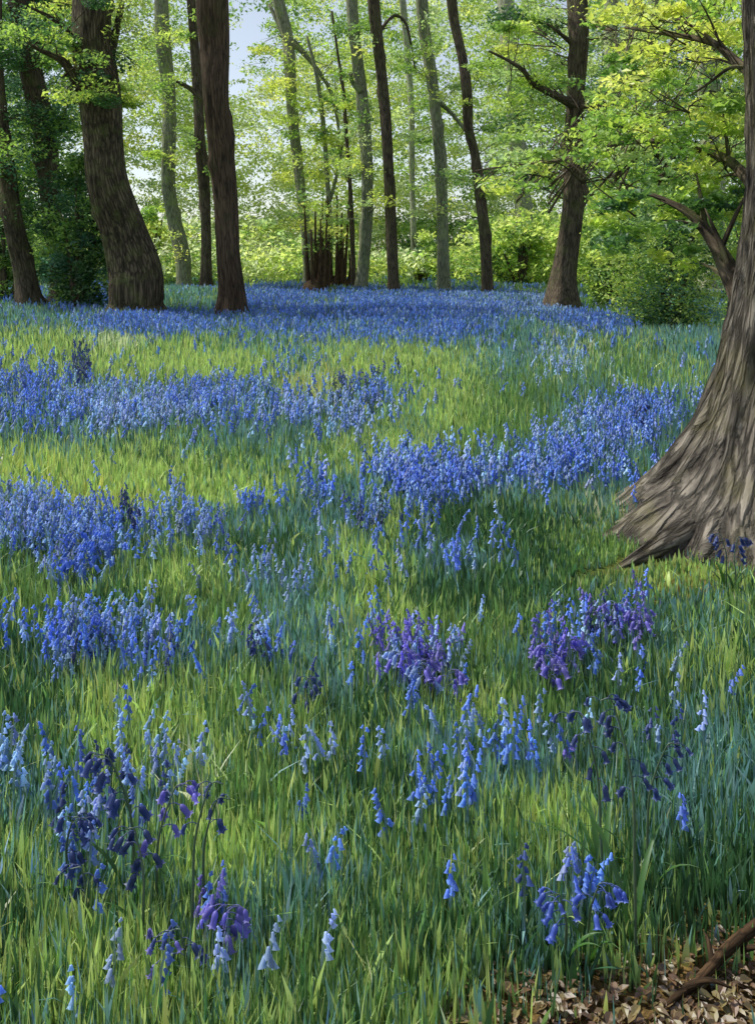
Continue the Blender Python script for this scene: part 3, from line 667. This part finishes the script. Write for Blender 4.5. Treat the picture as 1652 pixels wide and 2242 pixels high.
    A += br([(1570, 100, 14), (1540, 74, 11), (1500, 50, 8), (1440, 20, 4)], 5.2, 5.8, 10)
    A += br([(1690, 160, 18), (1620, 146, 12), (1590, 152, 10), (1550, 182, 7), (1508, 210, 4)], 4.9, 5.4, 10)
    mb = MB()
    rr = random.Random(9)
    ntw = [0]
    def sp(x, y, rpx, n, pal, D, flat=.35):
        if abs(x - 1262) < 42 and rr.random() < .85: return
        r = rpx / F * D
        c = P(x, y, D); k = int(np.argmin([np.linalg.norm(p - c) for p in A])); ln = np.linalg.norm(A[k] - c)
        if ln < 1.6 and ntw[0] < 96:
            ntw[0] += 1; tw = MB(); twig(tw, np.array(A[k]), c, .004 + .004 * ln, int(x)); tw.build('branchlet', BK_dark, root, bark=True)
        leaves(mb, P(x, y, D), int(n), r, r, r * flat, 0.050, pal)
    for k in range(84):
        sp(rr.uniform(1240, 1680), rr.uniform(0, 300), rr.uniform(35, 80), 90, rr.choice(['bright', 'mid', 'yellow', 'mid', 'bright']), rr.uniform(5.2, 8))
    for k in range(70):
        x = rr.uniform(1080, 1640)
        sp(x, 345 + rr.gauss(0, 45), rr.uniform(30, 70), 80, rr.choice(['bright', 'mid', 'pale', 'mid']), rr.uniform(5.6, 8))
    for k in range(44):
        x = rr.uniform(1300, 1652)
        sp(x, 470 + rr.gauss(0, 40) + (1500 - x) * .05, rr.uniform(25, 60), 80, rr.choice(['mid', 'bright', 'dark']), rr.uniform(5.2, 6.5))
    for (x, y) in ((1500, 580), (1610, 560), (1640, 500), (1400, 520), (1440, 560), (1285, 480)):
        sp(x, y, 28, 60, 'bright', 5.6, .7)
    for k in range(12):                       # crown overhead
        leaves(mb, (2.2 + rr.uniform(-2.4, 2.4), 5.2 + rr.uniform(-1.6, 2.6), rr.uniform(4.2, 7.8)), 90, .7, .7, .25, .07, 'mid')
    mb.build('crown', M_leaf, root, smooth=False)
big_tree()

# ------------------------------------------------------------------ coppice stools and bushes
def bush(name, label, cx, cy, d, rpx, hpx, n, pals, size, cat='bush', stems=7, smat=None, seed=1, group=None):
    rr = random.Random(seed)
    b = P(cx, cy, d); base = np.array((b[0], d, float(gz(b[0], d))))
    root = empty(name, base, label, cat, group)
    R = rpx / F * d; H = hpx / F * d
    for s_ in range(stems):
        a = rr.uniform(0, 6.3); o = rr.uniform(.1, .85) * R
        p0 = base + (cos(a) * R * .12, sin(a) * R * .12, -.05)
        p2 = base + (cos(a) * o, sin(a) * o * .6, H * rr.uniform(.6, .95))
        mb = MB(); tube(mb, [p0, (p0 + p2) / 2 + (0, 0, H * .12), p2], [.035 + .002 * d, .02 + .001 * d, .008], 7, 4, .05, seed=s_)
        mb.build('stem', smat or BK_dark, root, bark=True)
    mb = MB()
    for k in range(n):
        a = rr.uniform(0, 6.3); q = math.sqrt(rr.random()); h = rr.random()
        wd = (1 - .55 * abs(h - .45) * 2) * q
        leaves(mb, base + (cos(a) * R * wd, sin(a) * R * .6 * wd, .1 + h * H * .95), 90, R * .24 + .1, R * .24 + .1, .16 + R * .1, size, rr.choice(pals), .9)
    mb.build('foliage', M_leaf, root, smooth=False)

bush('bush', 'dark evergreen bush filling the gap between the two left-hand trunk groups', 175, 620, 21.5, 85, 350, 120, ['dark', 'mid', 'teal', 'mid', 'dark'], .10, seed=1)
bush('bush', 'shadowy low bush at the far left edge', 20, 600, 24, 70, 300, 90, ['dark', 'mid', 'teal', 'mid'], .10, seed=2)
bush('bush', 'bright yellow-green shrub in front of the slender grey trunk', 335, 600, 38, 55, 170, 24, ['bright', 'yellow', 'mid'], .13, seed=3)
bush('bush', 'dense dark leafy bush left of the leaning stem of the foreground tree', 1455, 655, 16, 150, 400, 260, ['mid', 'pale', 'dark', 'mid', 'teal', 'bright'], .065, seed=4)
bush('bush', 'leafy green bush right beside the big dark flared trunk', 1340, 650, 22, 80, 280, 100, ['mid', 'dark', 'mid', 'bright'], .09, seed=5)
bush('bush', 'low green thicket between the sinuous trunk and the big leafy tree', 1140, 640, 36, 80, 130, 30, ['mid', 'dark', 'bright'], .13, seed=6)
bush('bush', 'small olive undergrowth bush behind the lichen-grey trunk', 925, 630, 38, 70, 110, 20, ['mid', 'bright', 'dark'], .13, seed=7)
bush('bush', 'shaded bush hard against the foreground trunk at the right edge', 1640, 660, 17, 70, 300, 90, ['dark', 'mid', 'teal'], .075, seed=8)
for (lab, x, y, d, n, sd) in (('bushy brown coppice stool left of centre with upright shoots', 690, 622, 30, 15, 1), ('smaller brown coppice stool under the wispy thin stem', 736, 616, 32, 14, 2)):
    rr = random.Random(sd); b = P(x, y, d); base = np.array((b[0], d, float(gz(b[0], d))))
    root = empty('coppice_stool', base, lab, 'coppice stool')
    for k in range(n):
        a = rr.uniform(0, 6.3); R = rr.uniform(.1, .6); o = rr.uniform(.8, 1.3)
        H = rr.uniform(1.2, 3.4)
        mb = MB(); tube(mb, [base + (cos(a) * R * .6, sin(a) * R * .6, -.1), base + (cos(a) * R * .9, sin(a) * R, H * .4), base + (cos(a) * R * o, sin(a) * R * o, H)],
                        [.11, .06, .025], 8, 4, .08, seed=k)
        mb.build('stem', BK_cop, root, bark=True)
    mb = MB(); tube(mb, [base + (0, 0, -.2), base + (0, 0, .25), base + (0, 0, .5)], [.55, .42, .12], 20, 4, .2, seed=sd)
    mb.build('stool', BK_cop, root, bark=True)
    mb = MB()
    for k in range(12): leaves(mb, base + (rr.uniform(-1, 1), rr.uniform(-.6, .6), rr.uniform(1.2, 3.4)), 50, .5, .5, .25, .13, rr.choice(['bright', 'yellow', 'mid']))
    mb.build('foliage', M_leaf, root, smooth=False)

# ------------------------------------------------------------------ far wood
def far_wood():
    mb = MB(); rr = random.Random(77)
    gaps = [(535, 70, 75, 110, 1.0), (520, 190, 40, 60, .6), (425, 500, 26, 70, .8), (300, 420, 24, 80, .6), (590, 455, 30, 30, .6), (395, 340, 20, 50, .5), (320, 60, 30, 60, .6),
            (700, 60, 40, 60, .5), (1070, 290, 22, 30, .7), (985, 150, 24, 40, .7), (905, 110, 24, 60, .5), (560, 300, 30, 40, .5), (1600, 60, 40, 90, .5), (410, 60, 20, 80, .6), (735, 130, 30, 60, .5), (330, 520, 18, 40, .5)]
    made = 0
    for k in range(9500):
        low = rr.random() < .15; d = rr.uniform(35, 42) if low else rr.uniform(50, 66)
        x = rr.uniform(-520, 2180); y = rr.uniform(-110, 575) if rr.random() < .85 else rr.uniform(480, 590)
        if low: y = rr.uniform(470, 600); prs = rr.random()
        if low and smooth_noise(np.array([x * .01]), np.array([d * .3]), 1.2, 5)[0] < (600 - y) / 70 - 1.1: continue
        pr = 1.0
        for (gx_, gy_, a, b, s_) in gaps: pr *= 1 - s_ * math.exp(-(((x - gx_) / a) ** 2 + ((y - gy_) / b) ** 2) ** 2 * .8)
        if rr.random() > pr: continue
        p = P(x, y, d)
        if p[2] < 0.2: p[2] = 0.3
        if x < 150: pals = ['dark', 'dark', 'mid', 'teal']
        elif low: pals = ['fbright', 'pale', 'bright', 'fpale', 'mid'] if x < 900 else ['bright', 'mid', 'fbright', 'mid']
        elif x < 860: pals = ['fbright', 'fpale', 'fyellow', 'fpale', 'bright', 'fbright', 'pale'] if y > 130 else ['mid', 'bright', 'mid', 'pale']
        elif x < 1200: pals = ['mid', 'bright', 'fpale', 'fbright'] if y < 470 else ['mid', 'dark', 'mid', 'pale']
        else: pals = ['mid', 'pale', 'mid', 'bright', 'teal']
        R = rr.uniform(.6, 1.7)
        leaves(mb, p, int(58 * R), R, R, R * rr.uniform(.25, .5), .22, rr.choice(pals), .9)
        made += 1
    tag(mb.build('far_woodland', M_far, smooth=False), 'haze-tinted yellow-green foliage of the far wood behind the trunks', 'woodland', kind='stuff')
    print('far', made)
far_wood()

# ------------------------------------------------------------------ single bluebells
def bluebell(x, by, ty, label, col='N', arch=-1, nf=9, size=1.0, lean=0.0, seed=0, group=None, leaf_n=3, d=None):
    rr = random.Random(seed * 13 + int(x))
    d = d or dist(by); X = (x - CX) / F * d
    g = float(gz(X, d)); root = empty('bluebell', (X, d, g), label, 'bluebell', group)
    base = np.array((X, d, g)); H = (EYE + (HY - ty) / F * d) - g
    st = [base + (lean * H * t * t + arch * 0.10 * H * max(0, t - .6) ** 1.5 * 4, 0.02 * sin(t * 3 + seed), H * (t if t < .93 else .93 + (t - .93) * .2)) for t in (0, .2, .4, .6, .75, .87, .95, 1.02)]
    st[-1] = st[-2] + np.array((arch * .022, 0, -.004)); 
    rad = [.0034, .0033, .0031, .0028, .0023, .0018, .0014, .0010]
    mb = MB(); tube(mb, st, rad, 7, 5, 0, c=lin((74, 96, 70)))
    mb.build('stem', M_stem, root)
    C = catmull(st, 12)
    c0 = lin(PAL[col])
    for k in range(nf):
        t = 1 - .62 * (k / nf) ** 1.05
        i = min(len(C) - 1, int(t * (len(C) - 1)))
        side = arch if rr.random() < .72 else -arch
        az = (0 if side > 0 else pi) + rr.gauss(0, .65)
        o = np.array((cos(az), sin(az), 0))
        L = .021 * size * rr.uniform(.85, 1.2) * (.7 if k < 2 else 1)
        p0 = C[i]; p1 = p0 + o * .013 + (0, 0, .004); p2 = p1 + o * .014 + (0, 0, -.006)
        fb = MB(); cc = c0 * rr.uniform(.7, 1.25)
        tube(fb, [p0, p1, p2], [.0009, .0009, .0012], 5, 4, 0, c=c0 * .7 + lin((60, 70, 60)) * .3)
        ax = o * rr.uniform(.25, .8) + np.array((0, 0, -1)); ax /= np.linalg.norm(ax)
        u = np.cross(ax, (0, 1, .2)); u /= np.linalg.norm(u); w = np.cross(ax, u)
        M = 12; prof = [(-.05, .05), (0.06, .17), (.25, .225), (.5, .21), (.75, .215), (.9, .26)]
        V = []
        for (s_, r_) in prof:
            for j in range(M):
                a = 2 * pi * j / M
                V.append(p2 + ax * L * s_ + (u * cos(a) + w * sin(a)) * L * r_ * (1 if j % 2 == 0 or s_ < .7 else .92))
        for j in range(M):                   # six recurved lobes
            a = 2 * pi * j / M
            rr_, ss = (.46, .96) if j % 2 == 0 else (.27, .93)
            V.append(p2 + ax * L * ss + (u * cos(a) + w * sin(a)) * L * rr_)
        q = [(r * M + j, r * M + (j + 1) % M, (r + 1) * M + (j + 1) % M, (r + 1) * M + j) for r in range(len(prof)) for j in range(M)]
        V.append(p2 - ax * L * .07); k0 = len(V) - 1
        tr = [(k0, (j + 1) % M, j) for j in range(M)]
        fb.add(V, q, tr, c=cc)
        fb.build('flower', M_bell, root)
    for k in range(leaf_n):
        az = rr.uniform(0, 6.3); ln = H * rr.uniform(.5, .8); dx = np.array((cos(az), sin(az), 0)); sd = np.array((-dx[1], dx[0], 0))
        V = []; m = 9
        for j in range(m):
            t = j / (m - 1); wd = .0065 * (sin(pi * min(1, .18 + t * .82)) + .1) * (1 - t ** 6)
            c = base + dx * ln * (.12 * t + .42 * t * t) + (0, 0, ln * (t - .35 * t ** 3))
            V += [c - sd * wd, c + (0, 0, -wd * .45), c + sd * wd]
        q = []
        for j in range(m - 1): q += [(3 * j, 3 * j + 1, 3 * j + 4, 3 * j + 3), (3 * j + 1, 3 * j + 2, 3 * j + 5, 3 * j + 4)]
        lb = MB(); lb.add(V, q, c=lin((70, 112, 48)) * rr.uniform(.8, 1.2)); lb.build('leaf', M_blade, root)
    return root

bluebell(292, 2030, 1618, 'tall navy bluebell arching left, highest of the dark group at lower left', 'N', -1, 13, 1.5, -.06, 1)
bluebell(150, 2010, 1760, 'dark blue bluebell left of the tall navy one', 'N', 1, 10, 1.4, 0, 2)
bluebell(345, 2050, 1690, 'violet-grey bluebell leaning right beside the tall navy one', 'V', 1, 9, 1.3, .05, 3)
bluebell(320, 2110, 1800, 'short navy bluebell with hanging bells in front of the tall one', 'N', -1, 9, 1.5, -.02, 4)
bluebell(185, 2090, 1900, 'small navy bluebell low under the dark blue one', 'N', -1, 6, 1.2, 0, 5)
bluebell(418, 2140, 1690, 'very tall thin bluebell stem with few buds right of the navy group', 'N', 1, 4, 1.0, .02, 6, leaf_n=1)
bluebell(440, 2100, 1715, 'slim bluebell with one drooping navy bud beside the thin stem', 'N', 1, 3, 1.5, .03, 7, leaf_n=1)
bluebell(484, 2170, 1950, 'bushy violet bluebell right of the thin stem near the bottom left', 'V', 1, 9, 1.5, 0, 8)
bluebell(412, 2200, 2010, 'squat dark bluebell below the thin stem', 'N', -1, 6, 1.3, 0, 9)
bluebell(374, 2215, 2040, 'lowest bluebell of the left group, narrow with a violet bell', 'V', -1, 4, 1.2, 0, 10)
bluebell(1384, 2090, 1500, 'tallest slender bluebell stem at the lower right', 'N', -1, 12, 1.1, .01, 11)
bluebell(1318, 1990, 1535, 'bluebell with nodding dark head left of the tallest slender one', 'N', -1, 9, 1.3, -.03, 12)
bluebell(1420, 1980, 1600, 'dark teal-shaded bluebell right of the tallest slender one', 'N', 1, 8, 1.2, .03, 13)
bluebell(1290, 2120, 1905, 'bright blue bluebell above the brown earth at lower right', 'Q', 1, 9, 1.15, 0, 14)
bluebell(1235, 2130, 1930, 'deep blue bluebell beside the bright one above the brown earth', 'Q', -1, 9, 1.15, 0, 15)
bluebell(1585, 1290, 1160, 'left one of two dark bluebells standing before the foreground tree roots', 'N', -1, 8, 1.6, 0, 16)
bluebell(1606, 1300, 1170, 'right one of two dark bluebells standing before the foreground tree roots', 'N', 1, 8, 1.6, 0, 17)
bluebell(276, 1230, 1105, 'lone navy bluebell standing above the pale patch at left', 'N', 1, 10, 1.6, 0, 18)
bluebell(88, 1250, 1165, 'small dark bluebell at far left above the blue patch', 'N', -1, 7, 1.4, 0, 19)
bluebell(1395, 985, 878, 'dark-tipped bluebell rising from the vivid blue patch left of the foreground tree', 'N', 1, 9, 1.8, 0, 20)
bluebell(1312, 1450, 1325, 'navy bluebell at the left end of the violet patch below the tree roots', 'N', -1, 9, 1.5, 0, 21)
bluebell(1335, 1430, 1310, 'pale-topped bluebell over the violet patch below the tree roots', 'P', 1, 8, 1.4, 0, 22)
bluebell(664, 1600, 1480, 'single navy bluebell in the grass just left of centre', 'N', 1, 8, 1.5, 0, 23)
bluebell(176, 905, 782, 'dark bluebell sticking out of the bright grass near the thickest tree', 'N', 1, 8, 2.2, 0, 24)
GA = 'bluebells of the blue patch at left'
for k, (x, by, ty) in enumerate(((150, 1300, 1185), (182, 1290, 1160), (212, 1280, 1150), (228, 1300, 1170), (128, 1320, 1215), (166, 1320, 1215), (250, 1290, 1180), (200, 1330, 1230))):
    bluebell(x, by, ty, 'mid-blue bluebell crowded in the blue patch at left', 'B', (-1) ** k, 9, 1.5, 0, 30 + k, GA)
GB = 'bluebells of the violet patch'
for k, (x, by, ty) in enumerate(((1180, 1540, 1420), (1210, 1530, 1405), (1240, 1520, 1395), (1355, 1440, 1320), (1385, 1440, 1325), (1405, 1450, 1330), (1200, 1560, 1440))):
    bluebell(x, by, ty, 'violet bluebell crowded in the patch below the tree roots', 'V', (-1) ** k, 9, 1.5, 0, 40 + k, GB)
GC = 'bluebells of the lilac patch'
for k, (x, by, ty) in enumerate(((868, 1560, 1420), (890, 1550, 1415), (912, 1560, 1430), (935, 1565, 1440), (976, 1580, 1460))):
    bluebell(x, by, ty, 'lilac bluebell crowded in the pale patch right of centre', 'P' if k % 2 else 'V', (-1) ** k, 9, 1.5, 0, 50 + k, GC)

# ------------------------------------------------------------------ sticks, stalks, litter at the lower right
def G(x, y, h=0.0):
    d = dist(y); X = (x - CX) / F * d
    return np.array((X, d, float(gz(X, d)) + h))
o0 = G(1500, 2190)
fb = empty('fallen_branch', o0, 'brown fallen branch lying on bare earth in the lower right corner', 'branch')
mb = MB(); tube(mb, [G(1420, 2235, .005), G(1470, 2205, .018), G(1530, 2172, .03), G(1590, 2120, .045), G(1650, 2085, .06), G(1700, 2040, .05)], [.003, .007, .010, .012, .013, .012], 14, 8, .07, seed=2)
mb.build('limb', BK_stick, fb, bark=True)
for (a, b) in (((1500, 2190), (1600, 2215)), ((1560, 2150), (1540, 2085)), ((1620, 2105), (1690, 2150))):
    mb = MB(); p, q = G(*a, .03), G(*b, .05); tube(mb, [p, (p + q) / 2 + (0, 0, .015), q], [.007, .005, .002], 8, 5, .05, seed=4); mb.build('twig', BK_stick, fb, bark=True)
def stalk(label, a, b, ra, col, name='plant_stalk', cat='stalk'):
    """a: foot (column,row); b: tip (column,row)"""
    p = G(*a); d = p[1]; t = P(b[0], b[1], d)
    root = empty(name, p, label, cat)
    m_ = (p + t) / 2 + np.array((0.008, 0.01, 0))
    mb = MB(); tube(mb, [p, m_, t], [ra, ra * .85, ra * .4], 8, 8, .03, c=lin(col)); mb.build('stem', M_stem, root)
    mb = MB(); V = []; 
    dr = t - p; sd = np.array((.006, .003, 0))
    for j in range(7):
        s_ = j / 6; c = p + dr * .35 + dr * s_ * .4 + np.array((.05 * s_, -.02 * s_, -.02 * s_ * s_)); wd = sin(pi * min(1, .1 + s_ * .9)) * .8
        V += [c - sd * wd, c + sd * wd]
    mb.add(V, [(2 * j, 2 * j + 1, 2 * j + 3, 2 * j + 2) for j in range(6)], c=lin(col)); mb.build('leaf', M_stem, root)
stalk('thick dark green cut stalk leaning right above the brown earth', (1282, 2150), (1318, 2060), .0045, (48, 92, 58))
stalk('upright dark green stalk beside the leaning one', (1366, 2130), (1358, 1990), .0028, (52, 100, 50))
stalk('thin bent stalk crossing the grass left of the tree roots', (1268, 1178), (1240, 1108), .004, (60, 86, 40))
stalk('pale narrow stalk at the bottom left of centre', (842, 1830), (856, 1740), .0022, (64, 110, 84))

def litter():
    mb = MB()
    n = 1500
    px = rng.uniform(950, 1750, n); py = rng.uniform(2040, 2330, n)
    W = weights(px, py, px * .001, py * .001); o = W[:, TY.index('O')] / W.sum(1)
    k = rng.random(n) < o * 1.1; px, py = px[k], py[k]
    d = F * EYE / (py - HY); x = (px - CX) / F * d
    for X, Y in zip(x, d):
        s = random.uniform(.007, .017); a = random.uniform(0, 6.3); z = float(gz(X, Y)) + random.uniform(.006, .02)
        u = np.array((cos(a), sin(a), random.gauss(0, .25))); w = np.array((-sin(a), cos(a), random.gauss(0, .25)))
        c = np.array((X, Y, z))
        V = [c, c - u * s, c - u * s * .3 + w * s * .5 + (0, 0, .005), c + u * s * .4 + w * s * .45 + (0, 0, .004), c + u * s * 1.1, c + u * s * .4 - w * s * .45 + (0, 0, .005), c - u * s * .3 - w * s * .5 + (0, 0, .003)]
        mb.add(V, None, [(0, 1, 6), (0, 6, 5), (0, 5, 4), (0, 4, 3), (0, 3, 2), (0, 2, 1)], c=lin(random.choice([(112, 90, 56), (122, 104, 64), (104, 80, 54), (130, 116, 70), (118, 88, 60)])))
    tag(mb.build('leaf_litter', M_stem, smooth=False), 'dry brown beech leaves scattered on the bare earth', 'leaf litter', kind='stuff')
litter()

# ------------------------------------------------------------------ light, sky, camera
SUN_EL, SUN_AZ = radians(54), radians(-66)     # azimuth from +Y, clockwise positive
sd = np.array((sin(SUN_AZ) * cos(SUN_EL), cos(SUN_AZ) * cos(SUN_EL), sin(SUN_EL)))
w = bpy.data.worlds.new('World'); sc.world = w; w.use_nodes = True
nt = w.node_tree
sky = nt.nodes.new('ShaderNodeTexSky'); sky.sky_type = 'NISHITA'; sky.sun_disc = False
sky.sun_elevation = SUN_EL; sky.sun_rotation = SUN_AZ
sky.air_density = 1.0; sky.dust_density = 0.6; sky.ozone_density = 1.5
bg = nt.nodes['Background']; bg.inputs['Strength'].default_value = 0.15
hs = nt.nodes.new('ShaderNodeHueSaturation'); hs.inputs['Saturation'].default_value = 0.55
nt.links.new(sky.outputs[0], hs.inputs['Color']); nt.links.new(hs.outputs[0], bg.inputs[0])
l = bpy.data.lights.new('sun', 'SUN'); l.energy = 4.9; l.angle = radians(2.5); l.color = (1.0, 0.95, 0.84)
lo = bpy.data.objects.new('sun', l); COL.objects.link(lo)
from mathutils import Vector
lo.rotation_euler = Vector(tuple(sd)).to_track_quat('Z', 'Y').to_euler(); lo.location = tuple(sd * 30)

cam = bpy.data.cameras.new('camera'); co = bpy.data.objects.new('camera', cam); COL.objects.link(co)
co.location = (0, 0, EYE); co.rotation_euler = (radians(90), 0, 0)
cam.sensor_fit = 'VERTICAL'; cam.sensor_height = 24; cam.lens = 24 * F / 2241
cam.shift_y = -(2241 / 2 - HY) / 2241
cam.clip_start = 0.05; cam.clip_end = 2000
sc.camera = co
sc.view_settings.view_transform = 'Standard'; sc.view_settings.look = 'None'
sc.view_settings.exposure = 0; sc.view_settings.gamma = 1
sc.cycles.max_bounces = 6; sc.cycles.diffuse_bounces = 3; sc.cycles.glossy_bounces = 1; sc.cycles.transmission_bounces = 3
